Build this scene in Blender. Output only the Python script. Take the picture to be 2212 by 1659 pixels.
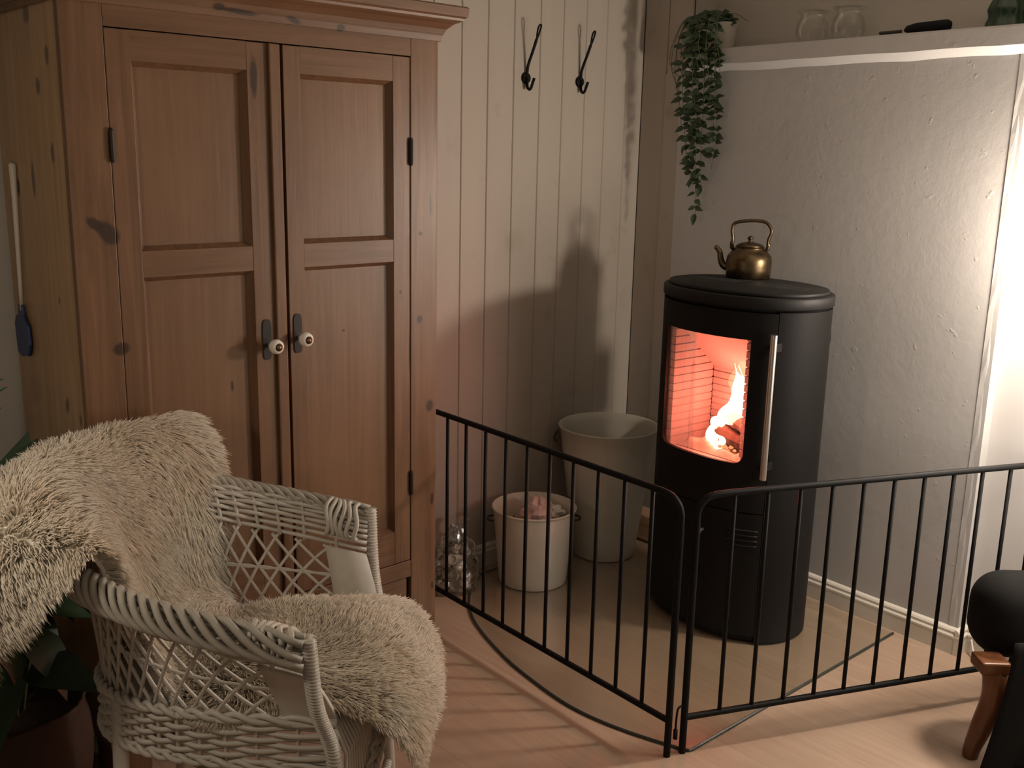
import bpy, math, random
import numpy as np
from mathutils import Vector, Matrix
random.seed(7); rng = np.random.default_rng(7)
sc = bpy.context.scene
for o in list(bpy.data.objects): bpy.data.objects.remove(o, do_unlink=True)
COL = sc.collection

# ------------------------------------------------------------------ camera
PITCH, ROLL, AZ, CAMH, FPX = math.radians(12.81), math.radians(1.2636), math.radians(42.32), 1.5, 2184.0
def _cam_axes():
    cp, sp, cr, sr = math.cos(PITCH), math.sin(PITCH), math.cos(ROLL), math.sin(ROLL)
    F = Vector((0, cp, -sp)); U = Vector((0, sp, cp)); X = Vector((1, 0, 0))
    X2 = cr*X + sr*U; U2 = -sr*X + cr*U
    R = Matrix.Rotation(-AZ, 3, 'Z')
    return R @ X2, R @ U2, R @ F
cx_, cu_, cf_ = _cam_axes()
cam = bpy.data.cameras.new('camera'); camo = bpy.data.objects.new('camera', cam); COL.objects.link(camo)
cam.sensor_width = 36; cam.sensor_fit = 'HORIZONTAL'; cam.lens = FPX/2212*36; cam.clip_start = .05
m = Matrix((( cx_.x, cu_.x, -cf_.x, 0), (cx_.y, cu_.y, -cf_.y, 0), (cx_.z, cu_.z, -cf_.z, CAMH), (0, 0, 0, 1)))
camo.matrix_world = m; sc.camera = camo

# ------------------------------------------------------------------ world, exposure, lights
vs = sc.view_settings
vs.view_transform = 'Standard'; vs.look = 'None'; vs.gamma = 1; vs.use_curve_mapping = False; vs.exposure = 0.0
w = bpy.data.worlds.new('room_dark'); sc.world = w; w.use_nodes = True
w.node_tree.nodes['Background'].inputs[0].default_value = (1, .85, .7, 1)
w.node_tree.nodes['Background'].inputs[1].default_value = 0.02
def point(name, loc, power, col, r):
    l = bpy.data.lights.new(name, 'POINT'); l.energy = power; l.color = col; l.shadow_soft_size = r
    o = bpy.data.objects.new(name, l); o.location = loc; COL.objects.link(o); return o
LAMP = Vector((2.925, .93, 1.33))
point('wall_lamp_light', LAMP, 50, (1, .845, .71), .06)
point('low_fill_light', (2.66, .60, .90), 20, (1, .90, .80), .18)  # added soft fill to lift the lower chimney wall, no lamp stands here
point('room_fill_light', (-.35, .2, 2.1), 6.0, (1, .84, .68), .4)  # added weak front fill from above left of the camera
point('corner_lamp_light', (.14, 1.50, 1.22), 6.8, (1, .84, .67), .05)
FIRE_P = 7.5

# ------------------------------------------------------------------ helpers
class MB:
    def __init__(s): s.v = []; s.f = []; s.n = 0
    def add(s, v, f):
        k = s.n; s.v.extend([tuple(map(float, p)) for p in v]); s.f.extend([tuple(i+k for i in q) for q in f]); s.n += len(v); return s
    def box(s, a, b):
        x0, y0, z0 = a; x1, y1, z1 = b
        return s.add([(x0,y0,z0),(x1,y0,z0),(x1,y1,z0),(x0,y1,z0),(x0,y0,z1),(x1,y0,z1),(x1,y1,z1),(x0,y1,z1)],
                     [(0,3,2,1),(4,5,6,7),(0,1,5,4),(1,2,6,5),(2,3,7,6),(3,0,4,7)])
    def tube(s, pts, r, n=8, caps=True, flat=1.0):
        P = np.array(pts, float); N = len(P)
        R = np.full(N, r, float) if np.isscalar(r) else np.array(r, float)
        T = np.gradient(P, axis=0); T /= (np.linalg.norm(T, axis=1)[:, None]+1e-12)
        up = np.array([0, 0, 1.]) if abs(T[0][2]) < .9 else np.array([1., 0, 0])
        A = np.zeros_like(P); a = up - T[0]*(up@T[0]); A[0] = a/np.linalg.norm(a)
        for i in range(1, N):
            a = A[i-1] - T[i]*(A[i-1]@T[i]); A[i] = a/(np.linalg.norm(a)+1e-12)
        B = np.cross(T, A)
        th = np.linspace(0, 2*np.pi, n, endpoint=False)
        V = (P[:, None, :] + R[:, None, None]*(np.cos(th)[None, :, None]*A[:, None, :]*flat + np.sin(th)[None, :, None]*B[:, None, :])).reshape(-1, 3)
        F = [(i*n+j, i*n+(j+1) % n, (i+1)*n+(j+1) % n, (i+1)*n+j) for i in range(N-1) for j in range(n)]
        if caps: F += [tuple(range(n))[::-1], tuple((N-1)*n+j for j in range(n))]
        return s.add(V, F)
    def lathe(s, prof, c=(0, 0, 0), n=40, cap0=True, cap1=True):
        V = []; k = len(prof)
        for r, z in prof:
            for j in range(n):
                t = 2*math.pi*j/n; V.append((c[0]+r*math.cos(t), c[1]+r*math.sin(t), c[2]+z))
        F = [(i*n+j, i*n+(j+1) % n, (i+1)*n+(j+1) % n, (i+1)*n+j) for i in range(k-1) for j in range(n)]
        if cap0: F.append(tuple(range(n))[::-1])
        if cap1: F.append(tuple((k-1)*n+j for j in range(n)))
        return s.add(V, F)
    def loft(s, rings, cap=True):
        n = len(rings[0]); V = [p for r in rings for p in r]; k = len(rings)
        F = [(i*n+j, i*n+(j+1) % n, (i+1)*n+(j+1) % n, (i+1)*n+j) for i in range(k-1) for j in range(n)]
        if cap: F += [tuple(range(n))[::-1], tuple((k-1)*n+j for j in range(n))]
        return s.add(V, F)
    def grid(s, fn, nu, nv):
        V = [fn(i/nu, j/nv) for i in range(nu+1) for j in range(nv+1)]
        F = [(i*(nv+1)+j, (i+1)*(nv+1)+j, (i+1)*(nv+1)+j+1, i*(nv+1)+j+1) for i in range(nu) for j in range(nv)]
        return s.add(V, F)
    def mesh(s, name, smooth=False):
        me = bpy.data.meshes.new(name); me.from_pydata(s.v, [], s.f); me.validate()
        if smooth: me.polygons.foreach_set('use_smooth', [True]*len(me.polygons))
        me.update(); return me
def tag(o, label=None, cat=None, group=None, kind=None):
    if label: o['label'] = label
    if cat: o['category'] = cat
    if group: o['group'] = group
    if kind: o['kind'] = kind
    return o
def link(name, me, mat=None, parent=None):
    o = bpy.data.objects.new(name, me); COL.objects.link(o)
    if mat and not me.materials: me.materials.append(mat)
    if parent: o.parent = parent
    return o
def obj(name, mb, mat, parent=None, smooth=False, bevel=0, auto=0, solid=0, sub=0, seg=2):
    o = link(name, mb.mesh(name, smooth), mat, parent)
    if solid: md = o.modifiers.new('solid', 'SOLIDIFY'); md.thickness = solid; md.offset = 0
    if sub: md = o.modifiers.new('sub', 'SUBSURF'); md.levels = md.render_levels = sub
    if bevel: md = o.modifiers.new('bevel', 'BEVEL'); md.width = bevel; md.segments = seg; md.limit_method = 'ANGLE'; md.angle_limit = math.radians(40)
    if auto:
        bpy.context.view_layer.objects.active = o
        try: o.data.set_sharp_from_angle(angle=math.radians(auto))
        except Exception: pass
    return o
def empty(name, loc=(0, 0, 0), rz=0, label=None, cat=None, group=None):
    o = bpy.data.objects.new(name, None); o.empty_display_size = .1; o.location = loc; o.rotation_euler = (0, 0, rz); COL.objects.link(o)
    return tag(o, label, cat, group)
def spline(cp, n):
    P = np.array(cp, float); P = np.vstack([2*P[0]-P[1], P, 2*P[-1]-P[-2]]); out = []
    segs = len(P)-3
    for k in np.linspace(0, segs, n):
        i = min(int(k), segs-1); t = k-i; p0, p1, p2, p3 = P[i:i+4]
        out.append(.5*(2*p1+(p2-p0)*t+(2*p0-5*p1+4*p2-p3)*t*t+(3*p1-p0-3*p2+p3)*t**3))
    return np.array(out)

# ------------------------------------------------------------------ materials
class NT:
    def __init__(s, name):
        s.m = bpy.data.materials.new(name); s.m.use_nodes = True; s.t = s.m.node_tree; s.N = s.t.nodes; s.L = s.t.links
        s.b = s.N['Principled BSDF']; s.out = s.N['Material Output']
    def n(s, ty, **k):
        x = s.N.new(ty)
        for a, v in k.items():
            if a.startswith('i_'):
                x.inputs[a[2:].replace('_', ' ')].default_value = v
            else: setattr(x, a, v)
        return x
    def l(s, a, b): s.L.new(a, b)
    def coord(s, scale=(1, 1, 1), rot=(0, 0, 0), src='Object'):
        c = s.n('ShaderNodeTexCoord'); mp = s.n('ShaderNodeMapping'); mp.inputs['Scale'].default_value = scale; mp.inputs['Rotation'].default_value = rot
        s.l(c.outputs[src], mp.inputs['Vector']); return mp.outputs[0]
    def noise(s, vec, scale, det=4, rough=.55, dist=0):
        x = s.n('ShaderNodeTexNoise'); x.inputs['Scale'].default_value = scale; x.inputs['Detail'].default_value = det
        x.inputs['Roughness'].default_value = rough; x.inputs['Distortion'].default_value = dist
        if vec is not None: s.l(vec, x.inputs['Vector'])
        return x.outputs[0]
    def ramp(s, fac, stops):
        x = s.n('ShaderNodeValToRGB'); e = x.color_ramp.elements
        while len(e) < len(stops): e.new(.5)
        for el, (p, c) in zip(e, stops): el.position = p; el.color = (*c, 1) if len(c) == 3 else c
        s.l(fac, x.inputs[0]); return x.outputs[0]
    def math(s, op, a, b=None, clamp=False):
        x = s.n('ShaderNodeMath', operation=op, use_clamp=clamp)
        for i, v in enumerate((a, b)):
            if v is None: continue
            if isinstance(v, (int, float)): x.inputs[i].default_value = v
            else: s.l(v, x.inputs[i])
        return x.outputs[0]
    def mix(s, fac, a, b, mode='MIX'):
        x = s.n('ShaderNodeMix', data_type='RGBA', blend_type=mode)
        for sock, v in ((x.inputs[0], fac), (x.inputs[6], a), (x.inputs[7], b)):
            if isinstance(v, (int, float)): sock.default_value = v
            elif isinstance(v, tuple): sock.default_value = (*v, 1)
            else: s.l(v, sock)
        return x.outputs[2]
    def bump(s, h, strength, dist=.01):
        x = s.n('ShaderNodeBump'); x.inputs['Strength'].default_value = strength; x.inputs['Distance'].default_value = dist
        s.l(h, x.inputs['Height']); s.l(x.outputs[0], s.b.inputs['Normal']); return x
    def set(s, **k):
        for a, v in k.items():
            i = s.b.inputs[a.replace('_', ' ')]
            if hasattr(v, 'links'): s.l(v, i)
            elif isinstance(v, tuple): i.default_value = (*v, 1)
            else: i.default_value = v
        return s
def plain(name, col, rough=.5, metal=0., nscale=30, var=.12, bump=0., spec=.5):
    t = NT(name); v = t.coord()
    n = t.noise(v, nscale, 5)
    c = t.mix(n, tuple(c*(1-var) for c in col), tuple(min(1, c*(1+var)) for c in col))
    t.set(Base_Color=c, Roughness=rough, Metallic=metal, Specular_IOR_Level=spec)
    if bump: t.bump(t.noise(v, nscale*3, 3), bump, .002)
    return t.m
def wood(name, axis, dark, light, rough=.42, knots=(), knotaxes=(0, 2), ksc=1.0, gs=1.0, coat=0.0):
    """grain along axis (0,1,2); knots = (u, v, ru, rv, angle) in metres on the two object axes"""
    t = NT(name); sc_ = [14*gs]*3; sc_[axis] = .9*gs
    v = t.coord(tuple(sc_))
    n1 = t.noise(v, 2.2, 6, .6, 1.2)
    s2 = [60*gs]*3; s2[axis] = 1.5*gs
    n2 = t.noise(t.coord(tuple(s2)), 2.0, 3, .6)
    n3 = t.noise(t.coord((1, 1, 1)), 3.1, 4)
    f = t.math('ADD', t.math('MULTIPLY', n1, .55), t.math('ADD', t.math('MULTIPLY', n2, .2), t.math('MULTIPLY', n3, .25)))
    c = t.ramp(f, [(.36, dark), (.5, tuple((a+b)/2 for a, b in zip(dark, light))), (.64, light)])
    if knots:
        pos = t.n('ShaderNodeTexCoord').outputs['Object']; sp = t.n('ShaderNodeSeparateXYZ'); t.l(pos, sp.inputs[0])
        wob = t.noise(t.coord((1, 1, 1)), 60, 2)
        for ku, kv, ru, rv, an in knots:
            u = t.math('SUBTRACT', sp.outputs[knotaxes[0]], ku); w_ = t.math('SUBTRACT', sp.outputs[knotaxes[1]], kv)
            ca, sa = math.cos(an), math.sin(an)
            uu = t.math('DIVIDE', t.math('ADD', t.math('MULTIPLY', u, ca), t.math('MULTIPLY', w_, sa)), ru)
            vv = t.math('DIVIDE', t.math('SUBTRACT', t.math('MULTIPLY', w_, ca), t.math('MULTIPLY', u, sa)), rv)
            d = t.math('SQRT', t.math('ADD', t.math('MULTIPLY', uu, uu), t.math('MULTIPLY', vv, vv)))
            d = t.math('ADD', d, t.math('MULTIPLY', t.math('SUBTRACT', wob, .5), .5))
            k = t.n('ShaderNodeMapRange'); k.inputs[1].default_value = .75; k.inputs[2].default_value = 1.15; k.inputs[3].default_value = .88; k.inputs[4].default_value = 0
            t.l(d, k.inputs[0]); c = t.mix(k.outputs[0], c, tuple(x*.28 for x in dark))
    t.set(Base_Color=c, Roughness=rough, Specular_IOR_Level=.4)
    if coat: t.set(Coat_Weight=coat, Coat_Roughness=.25)
    t.bump(t.math('ADD', n2, n1), .12, .002)
    return t.m

PD, PL = (.105, .054, .026), (.188, .103, .053)
M = {}
def plaster(name, col, bumps, fine=.15, spot=1.):
    t = NT(name); v = t.coord()
    big = t.noise(v, 2.2, 4); lump = t.noise(v, 26, 4, .55)
    spots = t.ramp(t.noise(v, 34, 2, .4), [(.70, (0, 0, 0)), (.76, (spot, spot, spot))])
    h = t.math('ADD', t.math('MULTIPLY', lump, .45), t.math('ADD', t.math('MULTIPLY', spots, .28), t.math('MULTIPLY', t.noise(v, 110, 3), fine)))
    c = t.mix(big, tuple(x*.94 for x in col), tuple(min(1, x*1.05) for x in col))
    t.set(Base_Color=c, Roughness=.75, Specular_IOR_Level=.25); t.bump(h, bumps, .006); return t.m
M['plaster'] = plaster('lumpy_white_plaster', (.48, .468, .45), .26)
M['paint'] = plaster('smooth_wall_paint', (.46, .43, .38), .06, .05, 0.)
M['ceil'] = plaster('ceiling_paint', (.6, .57, .52), .05)
def board_paint(name, col):
    t = NT(name); v = t.coord((6, 6, .6)); st = t.noise(v, 3, 4); sm = t.noise(t.coord(), 7, 3)
    smud = t.ramp(sm, [(.64, (1, 1, 1)), (.78, (.86, .84, .8))])
    c = t.mix(st, tuple(x*.95 for x in col), tuple(x*1.04 for x in col)); c = t.mix(1., c, smud, 'MULTIPLY')
    t.set(Base_Color=c, Roughness=.5, Specular_IOR_Level=.3); t.bump(st, .1, .003); return t.m
M['board'] = board_paint('painted_boards', (.375, .335, .285))
M['skirt'] = plain('white_gloss_skirting', (.66, .62, .54), .3, var=.03)
M['floorbase'] = plain('subfloor', (.10, .08, .06), .9)
def floor_mat(name, k):
    t = NT(name); v = t.coord((9, .9, 9)); n1 = t.noise(v, 1.7, 6, .6, 1.0); n2 = t.noise(t.coord((40, 2, 40)), 2, 3)
    f = t.math('ADD', t.math('MULTIPLY', n1, .7), t.math('MULTIPLY', n2, .3))
    b = (.43*k, .312*k, .232*k); d = (.355*k, .248*k, .174*k)
    t.set(Base_Color=t.ramp(f, [(.35, d), (.65, b)]), Roughness=.46, Specular_IOR_Level=.35); t.bump(n2, .05, .001); return t.m
M['fl'] = [floor_mat('pale_oak_laminate_%d' % i, k) for i, k in enumerate((.98, 1.0, 1.02))]
M['pine_v'] = wood('pine_upright_grain', 2, PD, PL, knots=[(1.665, 1.05, .010, .012, 0), (1.70, .80, .013, .018, 0), (1.667, 1.285, .007, .006, 0), (1.60, 1.13, .005, .005, 0), (1.70, 1.36, .004, .03, 0.05),
      (.80, 1.335, .022, .012, -.7), (.828, 1.315, .030, .020, -.8), (.84, 1.06, .019, .015, .2), (1.71, .52, .006, .02, 0), (1.712, .25, .005, .012, 0), (1.185, 1.66, .010, .045, 0), (1.63, .97, .003, .06, 0)])
M['pine_h'] = wood('pine_level_grain', 0, PD, PL, knots=[(1.15, 1.80, .05, .006, -.05), (1.29, 1.795, .02, .007, -.3), (1.42, 1.79, .012, .009, 0), (1.1, 1.805, .015, .008, 0)])
M['pine_panel'] = wood('pine_panel_grain', 2, (.138, .075, .037), (.195, .109, .057), gs=.8, knots=[(1.11, .935, .004, .014, 0), (1.43, 1.04, .004, .004, 0)])
M['pine_side'] = wood('pine_side_grain', 2, (.27, .155, .07), (.43, .28, .14), rough=.33, knotaxes=(1, 2), coat=.25,
      knots=[(2.29, 1.68, .012, .02, 0), (2.36, 1.62, .014, .02, 0), (2.44, 1.42, .012, .04, 0), (2.30, 1.48, .012, .022, 0), (2.33, .92, .012, .02, .3), (2.25, .90, .008, .014, 0), (2.40, 1.77, .02, .02, 0), (2.55, 1.40, .01, .02, 0), (2.33, 1.16, .006, .01, 0), (2.27, .80, .008, .015, 0)])
M['iron'] = plain('black_hinge_iron', (.018, .015, .013), .55, .3)
M['porcelain'] = plain('white_porcelain', (.80, .77, .70), .15, var=.02)
M['brassdark'] = plain('dark_brass_pin', (.25, .18, .10), .35, .9)
M['stove'] = plain('matt_black_stove_steel', (.0085, .008, .0075), .58, .0, 120, .08, .05, spec=.17)
M['stove_top'] = plain('black_stove_top', (.009, .0085, .008), .6, .0, 120, .08, .04, spec=.3)
M['gap'] = plain('gap_shade_black', (.003, .003, .003), .9)  # near-black that paints the shade inside gaps and slots
M['steel'] = plain('brushed_steel', (.85, .80, .74), .30, 1.0, 80, .06)
M['gate'] = plain('black_gate_enamel', (.006, .006, .006), .6, .0, 60, .1, spec=.16)
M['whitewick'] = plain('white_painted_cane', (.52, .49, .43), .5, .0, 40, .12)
M['wickshade'] = plain('shaded_white_cane', (.36, .335, .285), .55, .0, 40, .18)  # darker copy of the white cane, the braid's shade put into its colour
M['enamel'] = plain('white_enamel', (.60, .55, .46), .3, .0, 9, .05)
M['enamel2'] = plain('dull_white_tin', (.50, .48, .41), .45, .0, 8, .08)
M['tissue'] = plain('crumpled_pink_tissue', (.75, .55, .50), .8)
M['card'] = plain('brown_cardboard', (.42, .27, .18), .8)
M['wire'] = plain('dark_wire', (.06, .05, .04), .5, .6)
M['leaf_d'] = plain('dark_green_leaf', (.022, .055, .022), .42, .0, 60, .3)
M['leaf_h'] = plain('hanging_green_leaf', (.035, .062, .028), .5, .0, 60, .35)
M['stem'] = plain('green_stem', (.06, .075, .03), .6)
M['pot'] = plain('white_pot', (.55, .52, .45), .35, var=.03)
M['basket'] = plain('brown_woven_basket', (.04, .018, .009), .75, .0, 50, .25, .3)
M['soil'] = plain('dark_soil', (.02, .014, .01), .95)
M['blue'] = plain('blue_plastic', (.012, .035, .12), .4)
M['whitestick'] = plain('white_plastic', (.62, .57, .48), .4)
M['blackcloth'] = plain('black_upholstery', (.010, .0095, .009), .9, .0, 300, .2, .2, spec=.15)
M['redwood'] = wood('reddish_chair_wood', 2, (.085, .03, .011), (.19, .075, .03), rough=.35)
M['logbark'] = wood('split_firewood', 1, (.20, .11, .06), (.42, .27, .15), rough=.8)
M['char'] = plain('charred_wood', (.05, .03, .02), .95, .0, 20, .5, .5)
M['ash'] = plain('grey_ash', (.35, .30, .26), .95, .0, 30, .3, .6)
M['firebrick'] = plain('pale_firebrick', (.30, .26, .25), .95, .0, 16, .12, .1)
M['cordw'] = plain('white_cord', (.66, .62, .56), .5)
def glass(name, tint, gloss, rough=.03, ior=1.45):
    t = NT(name); t.N.remove(t.b)
    tr = t.n('ShaderNodeBsdfTransparent'); tr.inputs[0].default_value = (*tint, 1)
    gl = t.n('ShaderNodeBsdfGlossy'); gl.inputs['Roughness'].default_value = rough; gl.inputs['Color'].default_value = (1, 1, 1, 1)
    fr = t.n('ShaderNodeFresnel'); fr.inputs[0].default_value = ior
    mx = t.n('ShaderNodeMixShader'); f = t.math('MULTIPLY', fr.outputs[0], gloss)
    t.l(f, mx.inputs[0]); t.l(tr.outputs[0], mx.inputs[1]); t.l(gl.outputs[0], mx.inputs[2]); t.l(mx.outputs[0], t.out.inputs[0]); return t.m
M['glass'] = glass('clear_glass', (.92, .92, .88), 1.2, .05)
M['jarglass'] = glass('jar_glass', (.99, .99, .985), .45, .12)
M['hearthglass'] = glass('hearth_plate_glass', (.968, .972, .945), .35, .22)
M['hearthedge'] = plain('dark_glass_edge', (.03, .04, .035), .3)
M['stoveglass'] = glass('stove_door_glass', (.93, .90, .88), .5, .05)
M['bagplastic'] = glass('clear_bag_plastic', (.86, .86, .83), 3.0, .10)
def emis(name, col, s, clear=True):
    t = NT(name); t.N.remove(t.b); e = t.n('ShaderNodeEmission'); e.inputs[0].default_value = (*col, 1); e.inputs[1].default_value = s
    if clear:
        a = t.n('ShaderNodeBsdfTransparent'); ad = t.n('ShaderNodeAddShader')
        t.l(e.outputs[0], ad.inputs[0]); t.l(a.outputs[0], ad.inputs[1]); t.l(ad.outputs[0], t.out.inputs[0])
    else: t.l(e.outputs[0], t.out.inputs[0])
    return t.m
M['flame'] = emis('flame_core', (1, .40, .26), 3.2)
M['flame_o'] = emis('flame_outer', (1, .30, .14), .45)
M['ember'] = emis('glowing_ember', (1, .30, .12), 1.6, False)
def fur():
    t = NT('cream_wool'); n = t.noise(t.coord(), 7, 4)
    c = t.ramp(n, [(.3, (.93, .85, .73)), (.7, (.98, .94, .85))])
    t.set(Base_Color=c, Roughness=.85, Specular_IOR_Level=.1, Sheen_Weight=.6)
    tr = t.n('ShaderNodeBsdfTranslucent'); t.l(c, tr.inputs[0]); mx = t.n('ShaderNodeMixShader'); mx.inputs[0].default_value = .5
    t.l(t.b.outputs[0], mx.inputs[1]); t.l(tr.outputs[0], mx.inputs[2]); t.l(mx.outputs[0], t.out.inputs[0]); return t.m
M['fur'] = fur(); M['hide'] = plain('pale_hide', (.92, .86, .76), .9)

# ------------------------------------------------------------------ room shell
YW = 2.678                                           # boarded wall
def chx(y): return 3.008 + (y-1.209)*0.05075          # face of the plastered chimney wall
def struct(name, mb, mat, **k): return tag(obj(name, mb, mat, **k), kind='structure')
FX0, FX1, FY0, FY1, ZC = -2.6, 3.9, -2.6, YW, 2.42
fl = struct('floor', MB().box((FX0, FY0, -.06), (FX1, FY1+.1, -.012)), M['floorbase'])
PW, PLN = .194, 1.29
ms = []
for i in range(3):
    ms.append(MB().box((0, 0, -.012), (PW-.0004, PLN-.0004, 0)).mesh('plank'))
    ms[i].materials.append(M['fl'][i])
short = {}
k = 0
x = 0.10 - 7*PW
while x < FX1-.45:
    y = FY1 - ((k*.47) % 1.0)*PLN - (0 if k % 2 else .0)
    first = FY1 - y
    if first > .02:
        o = link('plank', MB().box((0, 0, -.012), (PW-.0005, first-.0005, 0)).mesh('plank'), M['fl'][k % 3], fl); o.location = (x, y, 0)
    j = 0
    while y - PLN > -.9:
        y -= PLN; o = link('plank', ms[(k*2+j*3+random.randint(0, 2)) % 3], None, fl); o.location = (x, y, 0); j += 1
    x += PW; k += 1
# boarded back wall: plain backing, each board its own piece
wb = struct('wall_back', MB().box((FX0, YW+.012, 0), (FX1, YW+.12, ZC)), M['paint'])
edges = [2.186-.1155*n for n in range(12, 0, -1)] + [2.186, 2.299, 2.416, 2.538, 2.650, 2.766, 2.875, 2.990, 3.084]
def board(x0, x1):
    c, d = .0028, .0032      # V groove
    P = [(x0, YW+.013), (x0, YW+d), (x0+c, YW), (x1-c, YW), (x1, YW+d), (x1, YW+.013)]
    return MB().loft([[(a, b, 0.0) for a, b in P], [(a, b, ZC) for a, b in P]])
for a, b in zip(edges[:-1], edges[1:]): obj('wall_board', board(a+.0006, b-.0006), M['board'], wb)
struct('wall_left_part', MB().box((FX0, YW, 0), (edges[0], YW+.012, ZC)), M['paint']).name = 'wall_back_plain'
# chimney wall (right): lower mass, ledge, wall above it, boards by the corner
wr = MB(); y0, y1 = 1.209, 2.675
def slab(mb, y0, y1, off0, off1, z0, z1, back=.6):
    P = [(chx(y0)+off0, y0), (chx(y0)+back, y0), (chx(y1)+back, y1), (chx(y1)+off1, y1)]
    return mb.loft([[(a, b, z0) for a, b in P], [(a, b, z1) for a, b in P]])
mb = MB()
def chim_grid(u, v):
    y = y1 + (y0-y1)*u; z = 1.805*v
    bulge = .0012*math.sin(7*y+3*z)+.0010*math.sin(13*z+2*y)
    return (chx(y)+bulge*min(1, 6*(1-u))*min(1, 5*(1-v))*min(1, max(0, (2.43-y)/.1)), y, z)
mb.grid(chim_grid, 24, 24)
struct('wall_right', mb, M['plaster'], smooth=True)
# rounded plaster corner and the return to the recess beside the chimney
cnr = []
for z in np.linspace(0, 1.805, 26):
    jit = .0008*math.sin(31*z)+.0007*math.sin(57*z+1)
    ring = [(chx(y0), y0+.03, z)]
    for a in np.linspace(0, math.pi/2, 7): ring.append((chx(y0)+.016-.016*math.cos(a)+jit, y0+.016-.016*math.sin(a)+.0*jit, z))
    ring += [(chx(y0)+.052, y0, z), (chx(y0)+.052, y0+.03, z)]
    cnr.append(ring)
struct('trim_1', MB().loft(cnr, cap=True), M['plaster'])
rec = MB()
P = [(chx(y0)+.05, y0+.02), (chx(FY0)+.05, FY0), (chx(FY0)+.25, FY0), (chx(y0)+.25, y0+.02)]
rec.loft([[(a, b, 0) for a, b in P], [(a, b, ZC) for a, b in P]])
M['recess'] = plaster('white_recess_paint', (.62, .60, .575), .05, .05, 0.)
struct('wall_recess', rec, M['recess'])
up = slab(MB(), y0-.0, 2.445, .145, .145, 1.88, ZC); q_ = slab(MB(), 2.445, y1, .012, .012, 1.80, ZC); up.add(q_.v, q_.f)
struct('wall_upper', up, M['paint'])
# ledge with sloped underside
LP = .034
rings = []
for y in np.linspace(2.444, y0-LP*.6, 14):
    j = .0018*math.sin(23*y)+.0012*math.sin(51*y)
    c = chx(y)
    rings.append([(c+.002, y, 1.800+j), (c-LP, y, 1.824+j*.6), (c-LP, y, 1.872+j*.4), (c-LP+.006, y, 1.878), (c+.15, y, 1.878), (c+.15, y, 1.80)])
struct('trim_2', MB().loft(rings), M['plaster'], smooth=True, auto=35)
# two narrow boards where the chimney wall meets the boarded wall
for n, (a, b) in enumerate(((2.556, 2.674), (2.445, 2.553))):
    mb = MB(); P = [(chx(a)+(.001 if n else -.001), a), (chx(a)+.02, a), (chx(b)+.02, b), (chx(b)-.002, b)]
    mb.loft([[(p, q, .0) for p, q in P], [(p, q, ZC) for p, q in P]])
    struct('trim_%d' % (3+n), mb, M['board'], bevel=.003)
struct('wall_left', MB().box((FX0-.1, FY0, 0), (FX0, FY1, ZC)), M['paint'])
struct('wall_front', MB().box((FX0, FY0-.1, 0), (FX1, FY0, ZC)), M['paint'])
struct('ceiling', MB().box((FX0, FY0, ZC), (FX1, FY1+.1, ZC+.1)), M['ceil'])
# skirting
SK = [(0, 0), (.016, 0), (.016, .052), (.0185, .054), (.0185, .060), (.013, .066), (.014, .074), (.010, .080), (.0, .085)]
def skirting(p, q, nrm):
    p, q, nrm = Vector(p), Vector(q), Vector(nrm).normalized()
    return MB().loft([[tuple(e+nrm*d+Vector((0, 0, z))) for d, z in SK] for e in (p, q)])
n0 = Vector((-1, .05075, 0)).normalized()
struct('baseboard_right', skirting((chx(2.674), 2.674, 0), (chx(y0-.018), y0-.018, 0), n0), M['skirt'])
struct('baseboard_corner', skirting((chx(y0)-.018, y0, 0), (chx(y0)+.05, y0, 0), (0, -1, 0)), M['skirt'])
struct('baseboard_recess', skirting((chx(y0)+.05, y0, 0), (chx(-1)+.05, -1, 0), n0), M['skirt'])
struct('baseboard_back', skirting((1.8, YW, 0), (3.09, YW, 0), (0, -1, 0)), M['skirt'])

# ------------------------------------------------------------------ wardrobe
WX0, WX1, WY0, WY1 = .754, 1.724, 2.212, 2.662
wd = empty('wardrobe', ((WX0+WX1)/2, (WY0+WY1)/2, 0), 0, 'tall stripped pine wardrobe with two panelled doors and white knobs', 'wardrobe')
def wpart(name, mb, mat, parent=None, **k):
    o = obj(name, mb, mat, **k)
    par = parent or wd
    o.parent = par
    o.matrix_parent_inverse = Matrix.Translation(-Vector(wd.location)) if par is wd else Matrix.Identity(4)
    return o
wpart('side_panel', MB().box((WX0, WY0+.021, .1), (WX0+.022, WY1, 1.80)), M['pine_side'])
wpart('side_panel', MB().box((WX1-.022, WY0+.021, .1), (WX1, WY1, 1.80)), M['pine_v'])
wpart('back_panel', MB().box((WX0+.022, WY1-.012, .1), (WX1-.022, WY1, 1.80)), M['pine_v'])
wpart('top_board', MB().box((WX0-.01, WY0-.01, 1.80), (WX1+.01, WY1, 1.82)), M['pine_h'])
wpart('bottom_board', MB().box((WX0+.022, WY0+.022, .1), (WX1-.022, WY1-.012, .12)), M['pine_h'])
wpart('face_stile', MB().box((WX0, WY0, .1), (.8445, WY0+.021, 1.80)), M['pine_v'], bevel=.002)
wpart('face_stile', MB().box((1.6345, WY0, .1), (WX1, WY0+.021, 1.80)), M['pine_v'], bevel=.002)
wpart('top_rail', MB().box((.845, WY0, 1.7415), (1.634, WY0+.021, 1.80)), M['pine_h'])
wpart('middle_rail', MB().box((.845, WY0, .299), (1.634, WY0+.021, .349)), M['pine_h'], bevel=.0015)
wpart('bottom_rail', MB().box((.845, WY0+.003, .10), (1.634, WY0+.021, .185)), M['pine_h'], bevel=.0015)
wpart('interior_shade_sheet', MB().box((.845, WY0+.032, .13), (1.634, WY0+.034, 1.79)), M['gap'])  # black sheet behind the doors, painted shade of the closed interior
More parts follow.
